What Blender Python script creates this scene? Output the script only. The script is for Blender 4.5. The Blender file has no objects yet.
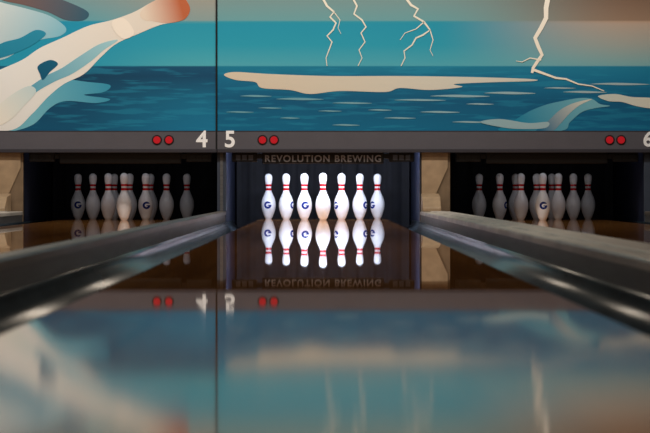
import bpy, bmesh, math, random
from mathutils import Vector, Matrix
random.seed(3)
scene = bpy.context.scene
scene.view_settings.view_transform = 'Standard'
F = 2250.0; H = 0.235; HOR = 191.0; CX = 323.0
YM = 17.7; SM = F / YM

def lin(h, k=1.0):
    h = h.lstrip('#')
    out = []
    for i in (0, 2, 4):
        c = int(h[i:i+2], 16) / 255
        c = c / 12.92 if c <= 0.04045 else ((c + 0.055) / 1.055) ** 2.4
        out.append(c * k)
    return (*out, 1.0)

# ---------------------------------------------------------------- materials
def new_mat(name):
    m = bpy.data.materials.new(name); m.use_nodes = True
    return m, m.node_tree, m.node_tree.nodes['Principled BSDF']

def simple(name, col, rough=0.5, metal=0.0, noise=0.12, scale=8.0, emit=None, es=0.0, spec=0.5, bump=0.0, stretch=None):
    m, t, b = new_mat(name)
    tc = t.nodes.new('ShaderNodeTexCoord')
    n = t.nodes.new('ShaderNodeTexNoise'); n.inputs['Scale'].default_value = scale; n.inputs['Detail'].default_value = 5
    if stretch:
        mp = t.nodes.new('ShaderNodeMapping'); mp.inputs['Scale'].default_value = stretch
        t.links.new(tc.outputs['Object'], mp.inputs['Vector']); t.links.new(mp.outputs[0], n.inputs['Vector'])
    else:
        t.links.new(tc.outputs['Object'], n.inputs['Vector'])
    r = t.nodes.new('ShaderNodeValToRGB')
    c = lin(col)
    r.color_ramp.elements[0].position = 0.3; r.color_ramp.elements[1].position = 0.7
    r.color_ramp.elements[0].color = (*[v*(1-noise) for v in c[:3]], 1)
    r.color_ramp.elements[1].color = (*[min(1, v*(1+noise)) for v in c[:3]], 1)
    t.links.new(n.outputs['Fac'], r.inputs['Fac'])
    t.links.new(r.outputs['Color'], b.inputs['Base Color'])
    b.inputs['Roughness'].default_value = rough
    b.inputs['Metallic'].default_value = metal
    b.inputs['Specular IOR Level'].default_value = spec
    if bump:
        bp = t.nodes.new('ShaderNodeBump'); bp.inputs['Strength'].default_value = bump
        t.links.new(n.outputs['Fac'], bp.inputs['Height']); t.links.new(bp.outputs['Normal'], b.inputs['Normal'])
    if emit:
        b.inputs['Emission Color'].default_value = lin(emit)
        b.inputs['Emission Strength'].default_value = es
    return m

def math_n(t, op, a, b=None, c=None):
    n = t.nodes.new('ShaderNodeMath'); n.operation = op
    for i, v in enumerate((a, b, c)):
        if v is None: continue
        if isinstance(v, (int, float)): n.inputs[i].default_value = v
        else: t.links.new(v, n.inputs[i])
    return n.outputs[0]

def mix_n(t, fac, a, b, blend='MIX'):
    n = t.nodes.new('ShaderNodeMix'); n.data_type = 'RGBA'; n.blend_type = blend
    for idx, v in ((0, fac), (6, a), (7, b)):
        if isinstance(v, (int, float)): n.inputs[idx].default_value = v
        elif isinstance(v, tuple): n.inputs[idx].default_value = v
        else: t.links.new(v, n.inputs[idx])
    return n.outputs[2]

def wood_lane():
    m, t, b = new_mat('lane_wood')
    tc = t.nodes.new('ShaderNodeTexCoord')
    s = t.nodes.new('ShaderNodeSeparateXYZ'); t.links.new(tc.outputs['Object'], s.inputs[0])
    board = math_n(t, 'FLOOR', math_n(t, 'MULTIPLY', s.outputs['X'], 39/1.06))
    seg = math_n(t, 'FLOOR', math_n(t, 'ADD', math_n(t, 'MULTIPLY', s.outputs['Y'], 0.45), math_n(t, 'MULTIPLY', board, 0.37)))
    cb = t.nodes.new('ShaderNodeCombineXYZ'); t.links.new(board, cb.inputs[0]); t.links.new(seg, cb.inputs[1])
    wn = t.nodes.new('ShaderNodeTexWhiteNoise'); t.links.new(cb.outputs[0], wn.inputs['Vector'])
    mp = t.nodes.new('ShaderNodeMapping'); mp.inputs['Scale'].default_value = (60, 1.5, 60)
    t.links.new(tc.outputs['Object'], mp.inputs['Vector'])
    no = t.nodes.new('ShaderNodeTexNoise'); no.inputs['Scale'].default_value = 1.0; no.inputs['Detail'].default_value = 6
    t.links.new(mp.outputs[0], no.inputs['Vector'])
    f = math_n(t, 'ADD', math_n(t, 'MULTIPLY', wn.outputs['Value'], 0.5), math_n(t, 'MULTIPLY', no.outputs['Fac'], 0.5))
    r = t.nodes.new('ShaderNodeValToRGB')
    r.color_ramp.elements[0].color = lin('#96602e'); r.color_ramp.elements[1].color = lin('#cc8e50')
    t.links.new(f, r.inputs['Fac'])
    t.links.new(r.outputs['Color'], b.inputs['Base Color'])
    # lane oil: hazier near the foul line, mirror-clean toward the pins
    mr = t.nodes.new('ShaderNodeMapRange'); mr.interpolation_type = 'SMOOTHSTEP'
    mr.inputs['From Min'].default_value = 1.5; mr.inputs['From Max'].default_value = 6.0
    mr.inputs['To Min'].default_value = 0.075; mr.inputs['To Max'].default_value = 0.014
    t.links.new(s.outputs['Y'], mr.inputs['Value'])
    t.links.new(mr.outputs['Result'], b.inputs['Roughness'])
    b.inputs['IOR'].default_value = 1.5
    return m

def pin_mat():
    m, t, b = new_mat('pin_plastic')
    tc = t.nodes.new('ShaderNodeTexCoord')
    s = t.nodes.new('ShaderNodeSeparateXYZ'); t.links.new(tc.outputs['Object'], s.inputs[0])
    X, Y, Z = s.outputs
    def band(v, lo, hi):
        return math_n(t, 'MULTIPLY', math_n(t, 'GREATER_THAN', v, lo), math_n(t, 'LESS_THAN', v, hi))
    red = math_n(t, 'ADD', band(Z, 0.240, 0.259), band(Z, 0.274, 0.291))
    zz = math_n(t, 'SUBTRACT', Z, 0.118)
    rr = math_n(t, 'SQRT', math_n(t, 'ADD', math_n(t, 'MULTIPLY', X, X), math_n(t, 'MULTIPLY', zz, zz)))
    ring = band(rr, 0.014, 0.031)
    gap = math_n(t, 'MULTIPLY', math_n(t, 'GREATER_THAN', X, 0.002), band(zz, 0.002, 0.014))
    ring = math_n(t, 'MULTIPLY', ring, math_n(t, 'SUBTRACT', 1.0, gap))
    bar = math_n(t, 'MULTIPLY', band(X, 0.0, 0.02), band(zz, -0.007, 0.001))
    logo = math_n(t, 'MAXIMUM', ring, bar)
    logo = math_n(t, 'MULTIPLY', logo, math_n(t, 'LESS_THAN', Y, 0.0))
    no = t.nodes.new('ShaderNodeTexNoise'); no.inputs['Scale'].default_value = 25
    t.links.new(tc.outputs['Object'], no.inputs['Vector'])
    base = mix_n(t, no.outputs['Fac'], lin('#e8e9ee'), lin('#f8f8fa'))
    c = mix_n(t, red, base, lin('#cc0c1a'))
    c = mix_n(t, logo, c, lin('#1a3484'))
    t.links.new(c, b.inputs['Base Color'])
    b.inputs['Roughness'].default_value = 0.22
    return m

def grad_mat(name, c1, c2, p1, p2, rough=0.6):
    """painted gradient along p1->p2 (world x,z on the mural)"""
    m, t, b = new_mat(name)
    tc = t.nodes.new('ShaderNodeTexCoord')
    s = t.nodes.new('ShaderNodeSeparateXYZ'); t.links.new(tc.outputs['Object'], s.inputs[0])
    dx, dz = p2[0]-p1[0], p2[1]-p1[1]; L2 = dx*dx+dz*dz
    v = math_n(t, 'ADD', math_n(t, 'MULTIPLY', s.outputs['X'], dx/L2), math_n(t, 'MULTIPLY', s.outputs['Z'], dz/L2))
    v = math_n(t, 'SUBTRACT', v, (p1[0]*dx+p1[1]*dz)/L2)
    r = t.nodes.new('ShaderNodeValToRGB')
    r.color_ramp.elements[0].color = lin(c1); r.color_ramp.elements[1].color = lin(c2)
    t.links.new(v, r.inputs['Fac'])
    t.links.new(r.outputs['Color'], b.inputs['Base Color'])
    b.inputs['Roughness'].default_value = rough
    b.inputs['Specular IOR Level'].default_value = 0.2
    return m

def mx(px): return (px - CX) / SM
def mz(py): return H + (HOR - py) / SM

def panel_mat(name, rampA, rampB, xa, xb):
    m, t, b = new_mat(name)
    tc = t.nodes.new('ShaderNodeTexCoord')
    s = t.nodes.new('ShaderNodeSeparateXYZ'); t.links.new(tc.outputs['Object'], s.inputs[0])
    zlo, zhi = mz(160), mz(-40)
    zf = math_n(t, 'DIVIDE', math_n(t, 'SUBTRACT', s.outputs['Z'], zlo), zhi - zlo)
    outs = []
    for ramp in (rampA, rampB):
        r = t.nodes.new('ShaderNodeValToRGB'); cr = r.color_ramp
        pts = [((mz(py)-zlo)/(zhi-zlo), c) for py, c in ramp]
        cr.elements[0].position = pts[0][0]; cr.elements[0].color = lin(pts[0][1])
        cr.elements[1].position = pts[-1][0]; cr.elements[1].color = lin(pts[-1][1])
        for p, c in pts[1:-1]:
            e = cr.elements.new(p); e.color = lin(c)
        t.links.new(zf, r.inputs['Fac']); outs.append(r.outputs['Color'])
    xf = t.nodes.new('ShaderNodeMapRange'); xf.interpolation_type = 'SMOOTHSTEP'
    xf.inputs['From Min'].default_value = mx(xa); xf.inputs['From Max'].default_value = mx(xb)
    t.links.new(s.outputs['X'], xf.inputs['Value'])
    c = mix_n(t, xf.outputs['Result'], outs[0], outs[1])
    mp = t.nodes.new('ShaderNodeMapping'); mp.inputs['Scale'].default_value = (3.0, 1, 32)
    t.links.new(tc.outputs['Object'], mp.inputs['Vector'])
    no = t.nodes.new('ShaderNodeTexNoise'); no.inputs['Scale'].default_value = 1.0; no.inputs['Detail'].default_value = 4
    t.links.new(mp.outputs[0], no.inputs['Vector'])
    w = t.nodes.new('ShaderNodeMapRange'); w.inputs['From Min'].default_value = 0.52; w.inputs['From Max'].default_value = 0.62
    t.links.new(no.outputs['Fac'], w.inputs['Value'])
    sea = math_n(t, 'LESS_THAN', s.outputs['Z'], mz(66))
    c = mix_n(t, math_n(t, 'MULTIPLY', math_n(t, 'MULTIPLY', w.outputs['Result'], sea), 0.38), c, lin('#2090b0'))
    t.links.new(c, b.inputs['Base Color'])
    b.inputs['Roughness'].default_value = 0.55
    b.inputs['Specular IOR Level'].default_value = 0.25
    return m

M = {}
M['lane'] = wood_lane()
M['pin'] = pin_mat()
M['gutter'] = simple('gutter_plastic', '#46545f', 0.22, noise=0.3, scale=3, stretch=(4, 0.6, 4))
M['cap_grey'] = simple('capping_laminate', '#c2bab0', 0.32, noise=0.3, scale=5, stretch=(6, 0.5, 1))
M['cap_dark'] = simple('capping_walnut', '#6a625b', 0.3, noise=0.25, scale=5, stretch=(6, 0.5, 1))
M['cap_side'] = simple('capping_side', '#5c5b5c', 0.35, noise=0.3, scale=5, stretch=(1, 0.5, 8))
M['wood_beige'] = simple('kickback_beige', '#a88e70', 0.5, noise=0.2, scale=10)
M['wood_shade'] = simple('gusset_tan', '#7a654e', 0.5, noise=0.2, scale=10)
M['dark'] = simple('dark_metal', '#14151a', 0.5)
M['post'] = simple('post_bluegrey', '#3a4250', 0.45)
M['slot'] = simple('slot_grey', '#5a6070', 0.45)
M['kick_in'] = simple('kickback_inner', '#131a30', 0.45, noise=0.5, scale=6)
M['black'] = simple('pit_black', '#08080a', 0.8)
M['stripe'] = simple('mask_stripe_grey', '#55535a', 0.5, noise=0.04)
M['lip'] = simple('mask_lip', '#35333a', 0.4, noise=0.04)
M['white'] = simple('numeral_white', '#ffffff', 0.5, noise=0.0)
M['red'] = simple('indicator_red', '#a01820', 0.3, noise=0.02, emit='#ff2030', es=0.2)
M['redrim'] = simple('indicator_rim', '#2a1416', 0.4)
M['banner'] = simple('banner_dark', '#101117', 0.6)
M['btext'] = simple('banner_text', '#a4a9b8', 0.6, noise=0.05)
M['wall'] = simple('wall_paint', '#3a332e', 0.8, noise=0.06)
M['ceil'] = simple('ceiling_tile', '#2a2624', 0.9, noise=0.1, scale=3)
M['floor'] = simple('sub_floor', '#161514', 0.8)
M['curtain'] = simple('pit_curtain_cloth', '#0b0c14', 0.85, noise=0.4, scale=14, bump=0.3)
M['tube'] = simple('lamp_diffuser', '#ffffff', 0.5, noise=0.01, emit='#fff0d8', es=1.2)

# ---------------------------------------------------------------- geometry helpers
def link(o, parent=None):
    scene.collection.objects.link(o)
    if parent: o.parent = parent
    return o

def mesh_obj(name, verts, faces, mats, parent=None, smooth=False, fm=None):
    me = bpy.data.meshes.new(name); me.from_pydata(verts, [], faces); me.update()
    if not isinstance(mats, (list, tuple)): mats = [mats]
    for m in mats: me.materials.append(m)
    if fm:
        for p, i in zip(me.polygons, fm): p.material_index = i
    if smooth:
        for p in me.polygons: p.use_smooth = True
    return link(bpy.data.objects.new(name, me), parent)

def box(name, x0, x1, y0, y1, z0, z1, mat, parent=None, bevel=0.0):
    bm = bmesh.new()
    vs = [bm.verts.new((x, y, z)) for x in (x0, x1) for y in (y0, y1) for z in (z0, z1)]
    for f in ((0,1,3,2),(4,6,7,5),(0,4,5,1),(2,3,7,6),(0,2,6,4),(1,5,7,3)):
        bm.faces.new([vs[i] for i in f])
    bmesh.ops.recalc_face_normals(bm, faces=bm.faces)
    if bevel:
        bmesh.ops.bevel(bm, geom=list(bm.edges), offset=bevel, segments=3, affect='EDGES', profile=0.5)
    me = bpy.data.meshes.new(name); bm.to_mesh(me); bm.free()
    me.materials.append(mat)
    return link(bpy.data.objects.new(name, me), parent)

def extrude_profile(name, prof, y0, y1, mat, parent=None, closed=True, smooth=False):
    n = len(prof)
    v = [(x, y0, z) for x, z in prof] + [(x, y1, z) for x, z in prof]
    f = [(i, (i+1) % n, n+(i+1) % n, n+i) for i in range(n if closed else n-1)]
    if closed: f += [tuple(range(n))[::-1], tuple(range(n, 2*n))]
    o = mesh_obj(name, v, f, mat, parent, smooth)
    bm = bmesh.new(); bm.from_mesh(o.data); bmesh.ops.recalc_face_normals(bm, faces=bm.faces); bm.to_mesh(o.data); bm.free()
    return o

def empty(name, loc=(0, 0, 0)):
    e = bpy.data.objects.new(name, None); e.location = loc; e.empty_display_size = 0.1
    return link(e)

# ---------------------------------------------------------------- layout
W = 0.53; GUT = 0.765
LANES = {3: -3.368, 4: -1.6, 5: 0.0, 6: 1.768}
Y0, Y1 = -0.19, 19.2
ZC = 0.075
YK = 17.75     # front of kickbacks (just behind the masking units)

for k, cx in LANES.items():
    o = extrude_profile('bowling_lane', [(-W, -0.11), (W, -0.11), (W, -0.004), (W-0.004, 0), (-W+0.004, 0), (-W, -0.004)], Y0, Y1, M['lane'])
    o.location.x = cx
    for sgn in (-1, 1):
        r = (GUT - W - 0.008) / 2; xc = (GUT + W) / 2
        inner = [(xc + r*math.cos(a), -0.008 + 0.085*math.sin(a)) for a in [math.pi + i*math.pi/16 for i in range(17)]]
        outer = [(xc + (r+0.003)*math.cos(a), -0.008 + 0.090*math.sin(a)) for a in [math.pi + i*math.pi/16 for i in range(17)]]
        prof = [(sgn*x, z) for x, z in inner + outer[::-1]]
        g = extrude_profile('lane_gutter', prof, Y0, Y1, M['gutter'], smooth=True)
        g.location.x = cx

def capping(xa, xb, kind):
    e = empty('lane_divider_capping', ((xa+xb)/2, 0, 0)); w = (xb-xa)/2; ye = YK-0.015
    top = M['cap_grey'] if kind == 'w' else M['cap_dark']
    extrude_profile('side_board', [(-w+0.004, -0.12), (w-0.004, -0.12), (w-0.004, ZC-0.02), (-w+0.004, ZC-0.02)], Y0, ye, M['cap_side'], e)
    b = 0.008
    extrude_profile('cap_top', [(-w, ZC-0.028), (-w, ZC-b), (-w+b*.3, ZC-b*.3), (-w+b, ZC), (w-b, ZC), (w-b*.3, ZC-b*.3), (w, ZC-b), (w, ZC-0.028)], Y0, ye, top, e)
    if kind == 'w':   # raised centre moulding over the ball-return track, and its end hood
        extrude_profile('track_cover', [(-0.06, ZC), (-0.056, ZC+0.004), (-0.048, ZC+0.006), (0.048, ZC+0.006), (0.056, ZC+0.004), (0.06, ZC)], Y0, ye-0.42, top, e)
        h = extrude_profile('ball_return_hood', [(0, 0), (0.34, 0), (0.34, 0.14), (0.12, 0.115), (0.0, 0.03)], -w+0.09, w-0.005, M['wood_beige'], e)
        h.data.transform(Matrix.Rotation(math.radians(90), 4, 'Z'))
        h.location = (0, YK-0.38, ZC)
        bv = h.modifiers.new('b', 'BEVEL'); bv.width = 0.008; bv.segments = 3

DIV = [(-4.203, -4.133, 'n'), (-2.603, -2.365, 'w'), (-0.835, -0.765, 'n'), (0.765, 1.003, 'w'), (2.533, 2.71, 'n')]
for xa, xb, kind in DIV:
    capping(xa, xb, kind)
    e = empty('kickback_partition', ((xa+xb)/2, YK, 0)); w = (xb-xa)/2
    box('side_plate_a', -w, -w+0.02, 0.02, 3.0, -0.12, 1.1, M['kick_in'], e)
    box('side_plate_b', w-0.02, w, 0.02, 3.0, -0.12, 1.1, M['kick_in'], e)
    box('core', -w+0.02, w-0.02, 0.03, 3.0, -0.12, 1.1, M['dark'], e)
    if kind == 'w':
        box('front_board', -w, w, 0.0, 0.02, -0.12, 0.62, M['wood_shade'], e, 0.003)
        extrude_profile('gusset', [(-w+0.012, 0.09), (-w+0.07, 0.09), (w-0.02, 0.42), (w-0.02, 0.58), (-w+0.012, 0.58)], -0.012, 0.0, M['wood_beige'], e)
        box('edge_strip', -w, -w+0.012, -0.014, 0.0, ZC, 0.58, M['dark'], e)
    else:
        box('front_board', -w, w, 0.0, 0.02, -0.12, 0.62, M['post'], e, 0.003)
        box('front_trim', -0.012, 0.012, -0.008, 0.0, ZC, 0.6, M['cap_side'], e, 0.002)

# ---------------------------------------------------------------- bowling pins
inch = 0.0254
prof = [(0, 1.9), (0.06, 2.03), (0.75, 2.83), (2.25, 3.91), (3.375, 4.51), (4.5, 4.766), (5.875, 4.563), (7.25, 3.703),
        (8.625, 2.472), (9.375, 1.965), (10, 1.797), (10.875, 1.87), (11.75, 2.094), (12.625, 2.406), (13.5, 2.547)]
def cr(p0, p1, p2, p3, t):
    return 0.5*((2*p1)+(-p0+p2)*t+(2*p0-5*p1+4*p2-p3)*t*t+(-p0+3*p1-3*p2+p3)*t**3)
pp = []
for i in range(1, len(prof)-1):
    a, b_, c, d = prof[i-1], prof[i], prof[i+1], prof[min(i+2, len(prof)-1)]
    for j in range(4):
        t = j/4
        pp.append((b_[0]+(c[0]-b_[0])*t, cr(a[1], b_[1], c[1], d[1], t)))
for a in range(0, 9):
    an = math.radians(-8 + a*12)
    pp.append((13.73+1.27*math.sin(an), 2*1.273*math.cos(an)))
pp = [(z, d) for z, d in pp if d > 0.05]
pp = [(0.0, 1.9)] + pp
N = 40
vs, fs = [], []
for z, d in pp:
    for k in range(N):
        a = 2*math.pi*k/N; vs.append((d/2*inch*math.cos(a), d/2*inch*math.sin(a), z*inch))
for i in range(len(pp)-1):
    for k in range(N):
        fs.append((i*N+k, i*N+(k+1) % N, (i+1)*N+(k+1) % N, (i+1)*N+k))
vs.append((0, 0, 15*inch)); top = len(vs)-1
for k in range(N): fs.append(((len(pp)-1)*N+k, (len(pp)-1)*N+(k+1) % N, top))
fs.append(tuple(range(N))[::-1])
pm = bpy.data.meshes.new('bowling_pin'); pm.from_pydata(vs, [], fs); pm.update()
for p in pm.polygons: p.use_smooth = True
pm.materials.append(M['pin'])
YP = 18.1
for k, cx in LANES.items():
    for row in range(4):
        for j in range(row+1):
            o = bpy.data.objects.new('bowling_pin', pm)
            o.location = (cx + (j-row/2)*0.3048, YP+row*0.264, 0.0)
            if k == 5:
                rz = {(0,0): 2.6, (1,0): 0.15, (1,1): -1.0, (2,0): 1.15, (2,1): 2.5, (2,2): 1.0, (3,0): -0.1, (3,1): 2.3, (3,2): 2.5, (3,3): -0.9}[(row, j)]
            elif k == 4:
                rz = {(3, 0): 0.1, (1, 1): 0.2}.get((row, j), 2.4)
            else:
                rz = random.choice([0, 2.4, 2.8, 2.0, 1.1])
            o.rotation_euler.z = rz
            link(o)

# ---------------------------------------------------------------- pinsetter pit
for k, cx in LANES.items():
    e = empty('pinsetter_machine', (cx, 18.0, 0))
    box('housing', -0.76, 0.76, 0.0, 2.4, 0.86, 1.1, M['dark'], e, 0.01)
    box('pin_table', -0.62, 0.62, 0.1, 1.1, 0.74, 0.80, M['dark'], e, 0.01)
    box('table_lift', -0.1, 0.1, 0.4, 0.6, 0.80, 0.86, M['dark'], e, 0.01)
    for row in range(4):
        for j in range(row+1):
            box('spotting_cup', (j-row/2)*0.3048-0.05, (j-row/2)*0.3048+0.05, 0.05+row*0.264, 0.15+row*0.264, 0.67, 0.74, M['dark'], e, 0.008)
    n = 60; vv = []; ff = []
    for i in range(n+1):
        x = -0.75 + 1.5*i/n
        y = 1.55 + 0.018*math.sin(i*0.9) + 0.01*math.sin(i*2.1)
        vv += [(x, y, -0.1), (x, y, 0.86)]
    for i in range(n): ff.append((2*i, 2*i+2, 2*i+3, 2*i+1))
    mesh_obj('curtain', vv, ff, M['curtain'], e, True)
    s = empty('sweep_bar', (cx, 17.765, 0.0))
    box('bar', -0.48, 0.48, 0, 0.03, 0.452, 0.545, M['banner'], s, 0.006)
    for sg in (-1, 1):
        box('arm', sg*0.62-0.1, sg*0.62+0.1, 0.0, 0.03, 0.465, 0.54, M['banner'], s, 0.006)
        box('bracket', sg*0.50-0.035, sg*0.50+0.035, 0.01, 0.025, 0.49, 0.53, M['dark'], s, 0.003)
        for q in (-0.05, 0.0, 0.05):
            box('arm_slot', sg*0.62+q-0.018, sg*0.62+q+0.018, -0.003, 0.0, 0.478, 0.520, M['slot'] if k == 5 else M['dark'], s)
    if k == 5:
        cu = bpy.data.curves.new('bar_lettering', 'FONT'); cu.body = 'REVOLUTION BREWING'; cu.size = 0.074
        cu.align_x = 'CENTER'; cu.align_y = 'CENTER'; cu.extrude = 0.001; cu.space_character = 1.18; cu.offset = 0.0018
        tob = bpy.data.objects.new('bar_lettering', cu); link(tob, s)
        tob.location = (0, -0.002, 0.488); tob.rotation_euler = (math.radians(90), 0, 0)
        cu.materials.append(M['btext'])

# ---------------------------------------------------------------- masking units with painted mural
XS = mx(217)
def text(body, px, py, size, parent, mat, yo, name):
    cu = bpy.data.curves.new(name, 'FONT'); cu.body = body; cu.size = size
    cu.align_x = 'CENTER'; cu.align_y = 'CENTER'; cu.extrude = 0.001; cu.offset = 0.004
    cu.materials.append(mat)
    o = bpy.data.objects.new(name, cu); link(o, parent)
    o.location = (mx(px), YM-yo, mz(py)); o.rotation_euler = (math.radians(90), 0, 0)
    return o

def shape(name, pts, mat, layer, parent, smooth=True, closed=True):
    P = [(mx(a), mz(b)) for a, b in pts]
    if smooth:
        Q = []; n = len(P)
        for i in range(n):
            for j in range(6):
                t = j/6
                Q.append(tuple(cr(P[i-1][k], P[i][k], P[(i+1) % n][k], P[(i+2) % n][k], t) for k in (0, 1)))
        P = Q
    xmin, xmax, zmax = parent['xmin'], parent['xmax'], parent['zmax']
    zmin = mz(131)
    P = [(min(max(x, xmin+0.004), xmax-0.012), max(min(z, zmax-0.004), zmin)) for x, z in P]
    y = YM - 0.0012*layer
    bm = bmesh.new()
    vv = [bm.verts.new((x, y, z)) for x, z in P]
    es = [bm.edges.new((vv[i], vv[(i+1) % len(vv)])) for i in range(len(vv)) if vv[i].co != vv[(i+1) % len(vv)].co]
    bmesh.ops.triangle_fill(bm, edges=es, use_beauty=True)
    bmesh.ops.recalc_face_normals(bm, faces=bm.faces)
    for f in bm.faces:
        if f.normal.y > 0: f.normal_flip()
    me = bpy.data.meshes.new(name); bm.to_mesh(me); bm.free(); me.materials.append(mat)
    return link(bpy.data.objects.new(name, me), parent)

def bolt(name, pts, w0, w1, mat, parent, layer=4):
    L, R = [], []
    n = len(pts)
    for i, (a, b) in enumerate(pts):
        w = (w0 + (w1-w0)*i/(n-1))/2
        p, q = pts[max(i-1, 0)], pts[min(i+1, n-1)]
        d = Vector((q[0]-p[0], q[1]-p[1])); d.normalize()
        L.append((a - d.y*w, b + d.x*w)); R.append((a + d.y*w, b - d.x*w))
    y = YM-0.0012*layer
    v = [(mx(a), y, mz(b)) for a, b in L] + [(mx(a), y, mz(b)) for a, b in R]
    f = [(i, i+1, n+i+1, n+i) for i in range(n-1)]
    return mesh_obj(name, v, f, mat, parent)

rampL_A = [(160, '#04405e'), (128, '#045478'), (102, '#04486a'), (76, '#033e5c'), (66.5, '#065072'), (65.5, '#1e98b4'), (24, '#1290b0'), (21.5, '#1490ae'), (20.5, '#5c9ea8'), (-10, '#7c9090')]
rampL_B = [(160, '#0a587a'), (128, '#1278a0'), (102, '#0e6e92'), (76, '#08486a'), (66.5, '#0a5072'), (65.5, '#4cacba'), (45, '#2c9eb4'), (24, '#2094ac'), (21.5, '#509aa4'), (20.5, '#869c9a'), (-10, '#a09484')]
rampR_A = [(160, '#04567a'), (128, '#066a90'), (102, '#055a80'), (78, '#0a6c90'), (66.5, '#127c9a'), (65.5, '#4ca8b8'), (45, '#249ab2'), (24, '#1a92ac'), (21.5, '#2894a8'), (20.5, '#689ea2'), (-10, '#7c8e8a')]
rampR_B = [(160, '#04567a'), (128, '#086690'), (102, '#065c84'), (78, '#127aa0'), (66.5, '#1a82a4'), (65.5, '#80b4b8'), (45, '#a8aea6'), (24, '#bea896'), (21.5, '#be9f88'), (20.5, '#9a7e68'), (-10, '#785c4a')]
mural_l = panel_mat('mural_paint_a', rampL_A, rampL_B, 60, 210)
mural_r = panel_mat('mural_paint_b', rampR_A, rampR_B, 430, 640)

ZB = mz(151); ZT = 2.0
def mask(xa, xb, mat):
    e = empty('masking_unit'); e['xmin'] = xa; e['xmax'] = xb; e['zmax'] = ZT
    box('mural_panel', xa+0.003, xb-0.003, YM, YM+0.04, ZB, ZT, mat, e, 0.002)
    box('lower_band', xa+0.003, xb-0.003, YM-0.006, YM, mz(149), mz(131), M['stripe'], e)
    box('bottom_lip', xa+0.003, xb-0.003, YM-0.012, YM+0.03, ZB-0.012, mz(149), M['lip'], e, 0.002)
    box('seam_trim', xb-0.010, xb-0.001, YM-0.009, YM+0.03, ZB, ZT, M['black'], e)
    box('band_edge', xa+0.003, xb-0.012, YM-0.008, YM, mz(131.6), mz(130.8), M['lip'], e)
    return e
mL = mask(-4.2, XS, mural_l)
mR = mask(XS, 2.71, mural_r)
text('4', 202, 140, 0.18, mL, M['white'], 0.008, 'numeral_four')
text('5', 230, 140, 0.18, mR, M['white'], 0.008, 'numeral_five')
text('6', 648, 140, 0.16, mR, M['white'], 0.008, 'numeral_six')
text('3', -208, 140, 0.18, mL, M['white'], 0.008, 'numeral_three')
def lamp(px, par):
    for r, yy, mt, nm in ((0.040, 0.010, M['redrim'], 'lamp_rim'), (0.030, 0.016, M['red'], 'lamp_lens')):
        bm = bmesh.new(); bmesh.ops.create_cone(bm, cap_ends=True, segments=32, radius1=r, radius2=r*0.92, depth=yy-0.004)
        me = bpy.data.meshes.new(nm); bm.to_mesh(me); bm.free(); me.materials.append(mt)
        o = link(bpy.data.objects.new(nm, me), par)
        o.rotation_euler = (math.radians(90), 0, 0); o.location = (mx(px), YM-0.006-(yy-0.004)/2, mz(140))
for px in (157, 169): lamp(px, mL)
for px in (262.5, 274, 609.5, 621): lamp(px, mR)

cream = grad_mat('lightning_paint', '#fff2dc', '#fff6e6', (0, 0.9), (0, 1.8))
cream2 = grad_mat('lightning_paint_dim', '#dfe0d2', '#f0e6d2', (0, 1.2), (0, 1.8))
bolt('lightning_a', [(322,-3),(327,6),(334,12),(330,17),(336,23),(333,30),(327,36),(332,42),(329,50),(326,58),(327,66)], 2.4, 0.8, cream2, mR)
bolt('lightning_a2', [(334,12),(340,20),(338,28),(341,34)], 1.0, 0.4, cream2, mR)
bolt('lightning_b', [(352,-3),(357,6),(354,14),(362,20),(366,27),(361,33),(365,42),(359,50),(362,58),(358,66)], 2.0, 0.8, cream2, mR)
bolt('lightning_c', [(405,-3),(411,5),(418,9),(414,16),(424,22),(430,30),(423,35),(416,38),(412,45),(404,51),(405,58),(401,66)], 2.6, 1.0, cream2, mR)
bolt('lightning_c2', [(424,22),(416,29),(405,33),(400,40)], 1.2, 0.5, cream2, mR)
bolt('lightning_c3', [(430,30),(433,40),(430,50),(433,56)], 1.2, 0.5, cream2, mR)
bolt('lightning_d', [(548,-3),(546,8),(546,18),(541,28),(535,38),(538,46),(542,55),(537,62),(533,68),(532,73)], 5.0, 2.6, cream, mR)
bolt('lightning_d2', [(534,70),(545,74),(556,78),(566,79),(578,84),(592,86),(604,91)], 2.6, 0.8, cream, mR, 5)
bolt('lightning_d3', [(541,60),(530,58),(522,62),(516,61)], 1.4, 0.5, cream, mR, 5)
isl = grad_mat('sea_glow_paint', '#dacab2', '#d6d4c6', (mx(230), 1.1), (mx(520), 1.1))
shape('sea_glow', [(224,75),(235,72),(270,74),(330,76),(400,76),(470,77),(530,79),(534,81),(500,82),(455,84),(462,87),(430,90),(400,88),(385,92),(340,91),(310,94),(290,90),(262,88),(255,82),(236,80)], isl, 2, mR)
pale = grad_mat('wave_paint', '#6fa6b4', '#a8c0c4', (mx(300), 1.0), (mx(600), 1.0))
for i, (x, y, w, h) in enumerate([(256,96,16,1.0),(300,99,24,1.2),(352,103,20,0.9),(346,125,14,0.9),(420,100,26,1.0),(460,96,30,1.3),(380,110,12,.8),(510,93,26,1.3),(585,92,22,1.1),(240,112,14,.8),(620,84,30,1.2),(290,118,10,.8),(440,112,20,1.0),(480,104,14,.8),(400,118,16,.8),(270,108,12,.7),(560,88,16,.8),(330,111,12,.7),(470,122,18,.9)]):
    shape('wave_streak', [(x-w,y),(x-w*.3,y-h),(x+w*.4,y-h*.6),(x+w,y+h*.3),(x+w*.2,y+h),(x-w*.5,y+h*.5)], pale, 2, mR)
shape('foam_crest', [(598,96),(615,94),(632,97),(652,98),(664,102),(652,108),(636,106),(622,102),(608,101)], grad_mat('foam', '#c8d4cc', '#e0dccc', (2,1),(2.6,1)), 3, mR)
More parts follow.
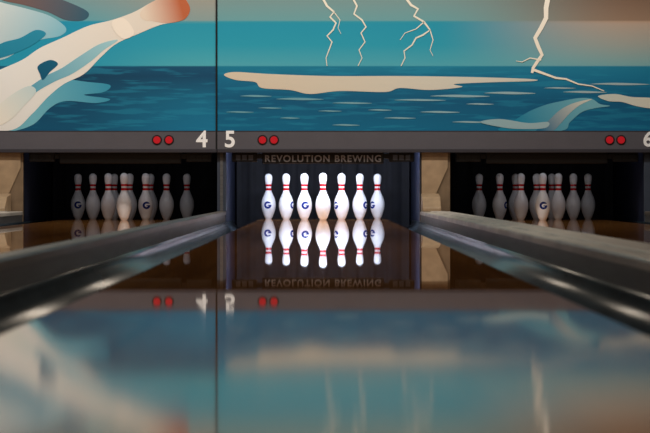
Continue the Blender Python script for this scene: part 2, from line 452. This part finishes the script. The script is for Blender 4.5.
shape('leaping_wave', [(500,131),(512,122),(528,112),(545,105),(562,101),(580,98),(592,99),(600,104),(610,106),(596,108),(582,112),(570,122),(560,131)], grad_mat('leap', '#1684a6', '#74b4c2', (mx(520),mz(130)),(mx(585),mz(98))), 2, mR)
shape('leaping_wave_edge', [(536,131),(548,121),(560,110),(574,103),(592,99),(580,105),(570,113),(560,124),(552,131)], grad_mat('leap2', '#0c6c92', '#d8d8ca', (mx(540),mz(130)),(mx(585),mz(98))), 3, mR)
shape('leap_glow', [(480,122),(500,119),(528,123),(548,122),(545,128),(520,129),(500,127)], pale, 4, mR)

# flying bowling pins painted on the other panel
body = grad_mat('pin_art_body', '#f0eee8', '#e2d6c6', (mx(20), mz(100)), (mx(150), mz(15)))
headm = grad_mat('pin_art_head', '#e2d0bc', '#b8623c', (mx(146), mz(20)), (mx(182), mz(10)))
shade = grad_mat('pin_art_shade', '#2094b4', '#a0ccd2', (mx(0), mz(110)), (mx(110), mz(35)))
dteal = grad_mat('pin_art_dark', '#064868', '#106c8c', (mx(0), mz(120)), (mx(110), mz(30)))
ltb = grad_mat('pin_art_light', '#74bccc', '#208cac', (mx(30), mz(110)), (mx(120), mz(80)))
shape('art_trail', [(30,112),(46,92),(62,80),(88,82),(110,85),(104,92),(84,95),(110,99),(96,103),(66,101),(50,108),(34,124),(14,131),(6,130)], ltb, 1, mL)
shape('art_pin_body', [(190,8),(186,18),(176,22),(160,25),(138,34),(116,44),(100,58),(84,74),(64,84),(48,97),(32,114),(12,130),(-30,131),(-60,128),(-40,90),(-5,72),(22,60),(40,48),(62,38),(88,26),(112,20),(134,12),(152,2),(166,-4),(182,-4)], body, 2, mL)
shape('art_pin_head', [(190,8),(186,18),(176,22),(164,23),(152,21),(144,20),(140,14),(146,6),(156,0),(168,-4),(182,-4)], headm, 3, mL)
shape('art_pin_band', [(112,22),(122,18),(130,24),(134,34),(124,39),(115,32)], grad_mat('band_art', '#f8f0e4', '#ecdcc8', (0,1),(0,2)), 4, mL)
shape('art_shade', [(100,44),(80,56),(62,68),(46,76),(26,90),(8,108),(-8,122),(-2,124),(16,112),(34,94),(54,82),(72,74),(90,62),(104,50),(118,40)], shade, 3, mL)
shape('art_shade_dark', [(38,66),(50,60),(58,64),(50,72),(43,80),(40,74)], dteal, 4, mL)
shape('art_second_pin', [(-40,-10),(0,2),(24,8),(50,16),(66,28),(60,36),(40,40),(20,50),(0,60),(-40,60)], grad_mat('pin_art_2', '#d8dcd8', '#80bccc', (mx(-10), mz(0)), (mx(60), mz(40))), 1, mL)
shape('art_second_head', [(-8,-8),(20,-8),(46,-5),(68,2),(88,12),(84,20),(66,20),(48,12),(24,5),(2,0)], grad_mat('pin_art_2h', '#785a52', '#345a6c', (mx(10), mz(0)), (mx(85), mz(20))), 2, mL)
shape('art_gap', [(0,44),(20,38),(36,30),(46,34),(34,44),(18,52),(0,58),(-20,60)], grad_mat('gap_art', '#147e9e', '#3098b2', (0,1),(0,2)), 3, mL)
shape('art_foot', [(0,104),(16,92),(30,86),(36,92),(24,106),(10,120),(-6,127),(-20,122)], grad_mat('art_foot', '#f8f2e4', '#c8dcdc', (mx(0), mz(120)), (mx(36), mz(86))), 4, mL)

# ---------------------------------------------------------------- room
XL, XR = -4.203, 2.71
box('floor', XL, XR, -6.5, 21.0, -0.22, -0.12, M['floor'])
ap = box('approach_floor', XL, XR, -6.5, Y0-0.005, -0.118, 0.0, M['lane'])
box('wall_left', XL-0.1, XL-0.002, -6.5, 21.0, -0.22, 3.3, M['wall'])
box('wall_right', XR+0.002, XR+0.1, -6.5, 21.0, -0.22, 3.3, M['wall'])
box('wall_back', XL-0.1, XR+0.1, 21.0, 21.1, -0.22, 3.3, M['wall'])
box('wall_front', XL-0.1, XR+0.1, -6.6, -6.5, -0.22, 3.3, M['wall'])
box('ceiling', XL-0.1, XR+0.1, -6.6, 21.1, 3.3, 3.4, M['ceil'])
box('trim_bulkhead', XL, XR, YM+0.02, YM+0.12, ZT+0.002, 3.298, M['wall'])

# ---------------------------------------------------------------- lights
def area(name, loc, target, sx, sy, e, col):
    l = bpy.data.lights.new(name, 'AREA'); l.shape = 'RECTANGLE'; l.size = sx; l.size_y = sy; l.energy = e; l.color = col
    o = bpy.data.objects.new(name, l); link(o); o.location = loc
    o.rotation_euler = (Vector(target)-Vector(loc)).to_track_quat('-Z', 'Y').to_euler()
    return o
for x in (-2.6, 0.9):
    area('mural_wash_light', (x, 15.6, 3.1), (x, 17.7, 0.9), 3.2, 0.25, 62, (1.0, 0.95, 0.88))
for y in (3.0, 9.0, 14.0):
    for x in (-2.5, 1.0):
        f = empty('ceiling_light', (x, y, 3.22))
        box('housing', -0.62, 0.62, -0.15, 0.15, 0.02, 0.08, M['dark'], f, 0.005)
        box('diffuser', -0.58, 0.58, -0.12, 0.12, 0.0, 0.02, M['tube'], f, 0.004)
        area('ceiling_lamp', (x, y, 3.2), (x, y+0.001, 0), 1.1, 0.2, 26 if y > 5 else 14, (1.0, 0.85, 0.68))
for k, cx in LANES.items():
    e, c = (27, (0.74, 0.82, 1.0)) if k == 5 else (1.0, (0.9, 0.92, 1.0))
    area('pin_deck_light', (cx, YM+0.12, 0.64), (cx, 19.0, 0.20), 1.35, 0.06, e, c)

w = bpy.data.worlds.new('World'); scene.world = w; w.use_nodes = True
w.node_tree.nodes['Background'].inputs[0].default_value = (0.3, 0.28, 0.26, 1)
w.node_tree.nodes['Background'].inputs[1].default_value = 0.05

# ---------------------------------------------------------------- camera
cam = bpy.data.cameras.new('camera'); co = bpy.data.objects.new('camera', cam); link(co)
co.location = (0, 0, H); co.rotation_euler = (math.radians(90), 0, 0)
cam.sensor_width = 36; cam.lens = F/650*36
cam.shift_x = (325-CX)/650; cam.shift_y = -(216.5-HOR)/650
cam.clip_start = 0.05; cam.clip_end = 60
cam.dof.use_dof = True; cam.dof.focus_distance = 18.0; cam.dof.aperture_fstop = 8.0
scene.camera = co
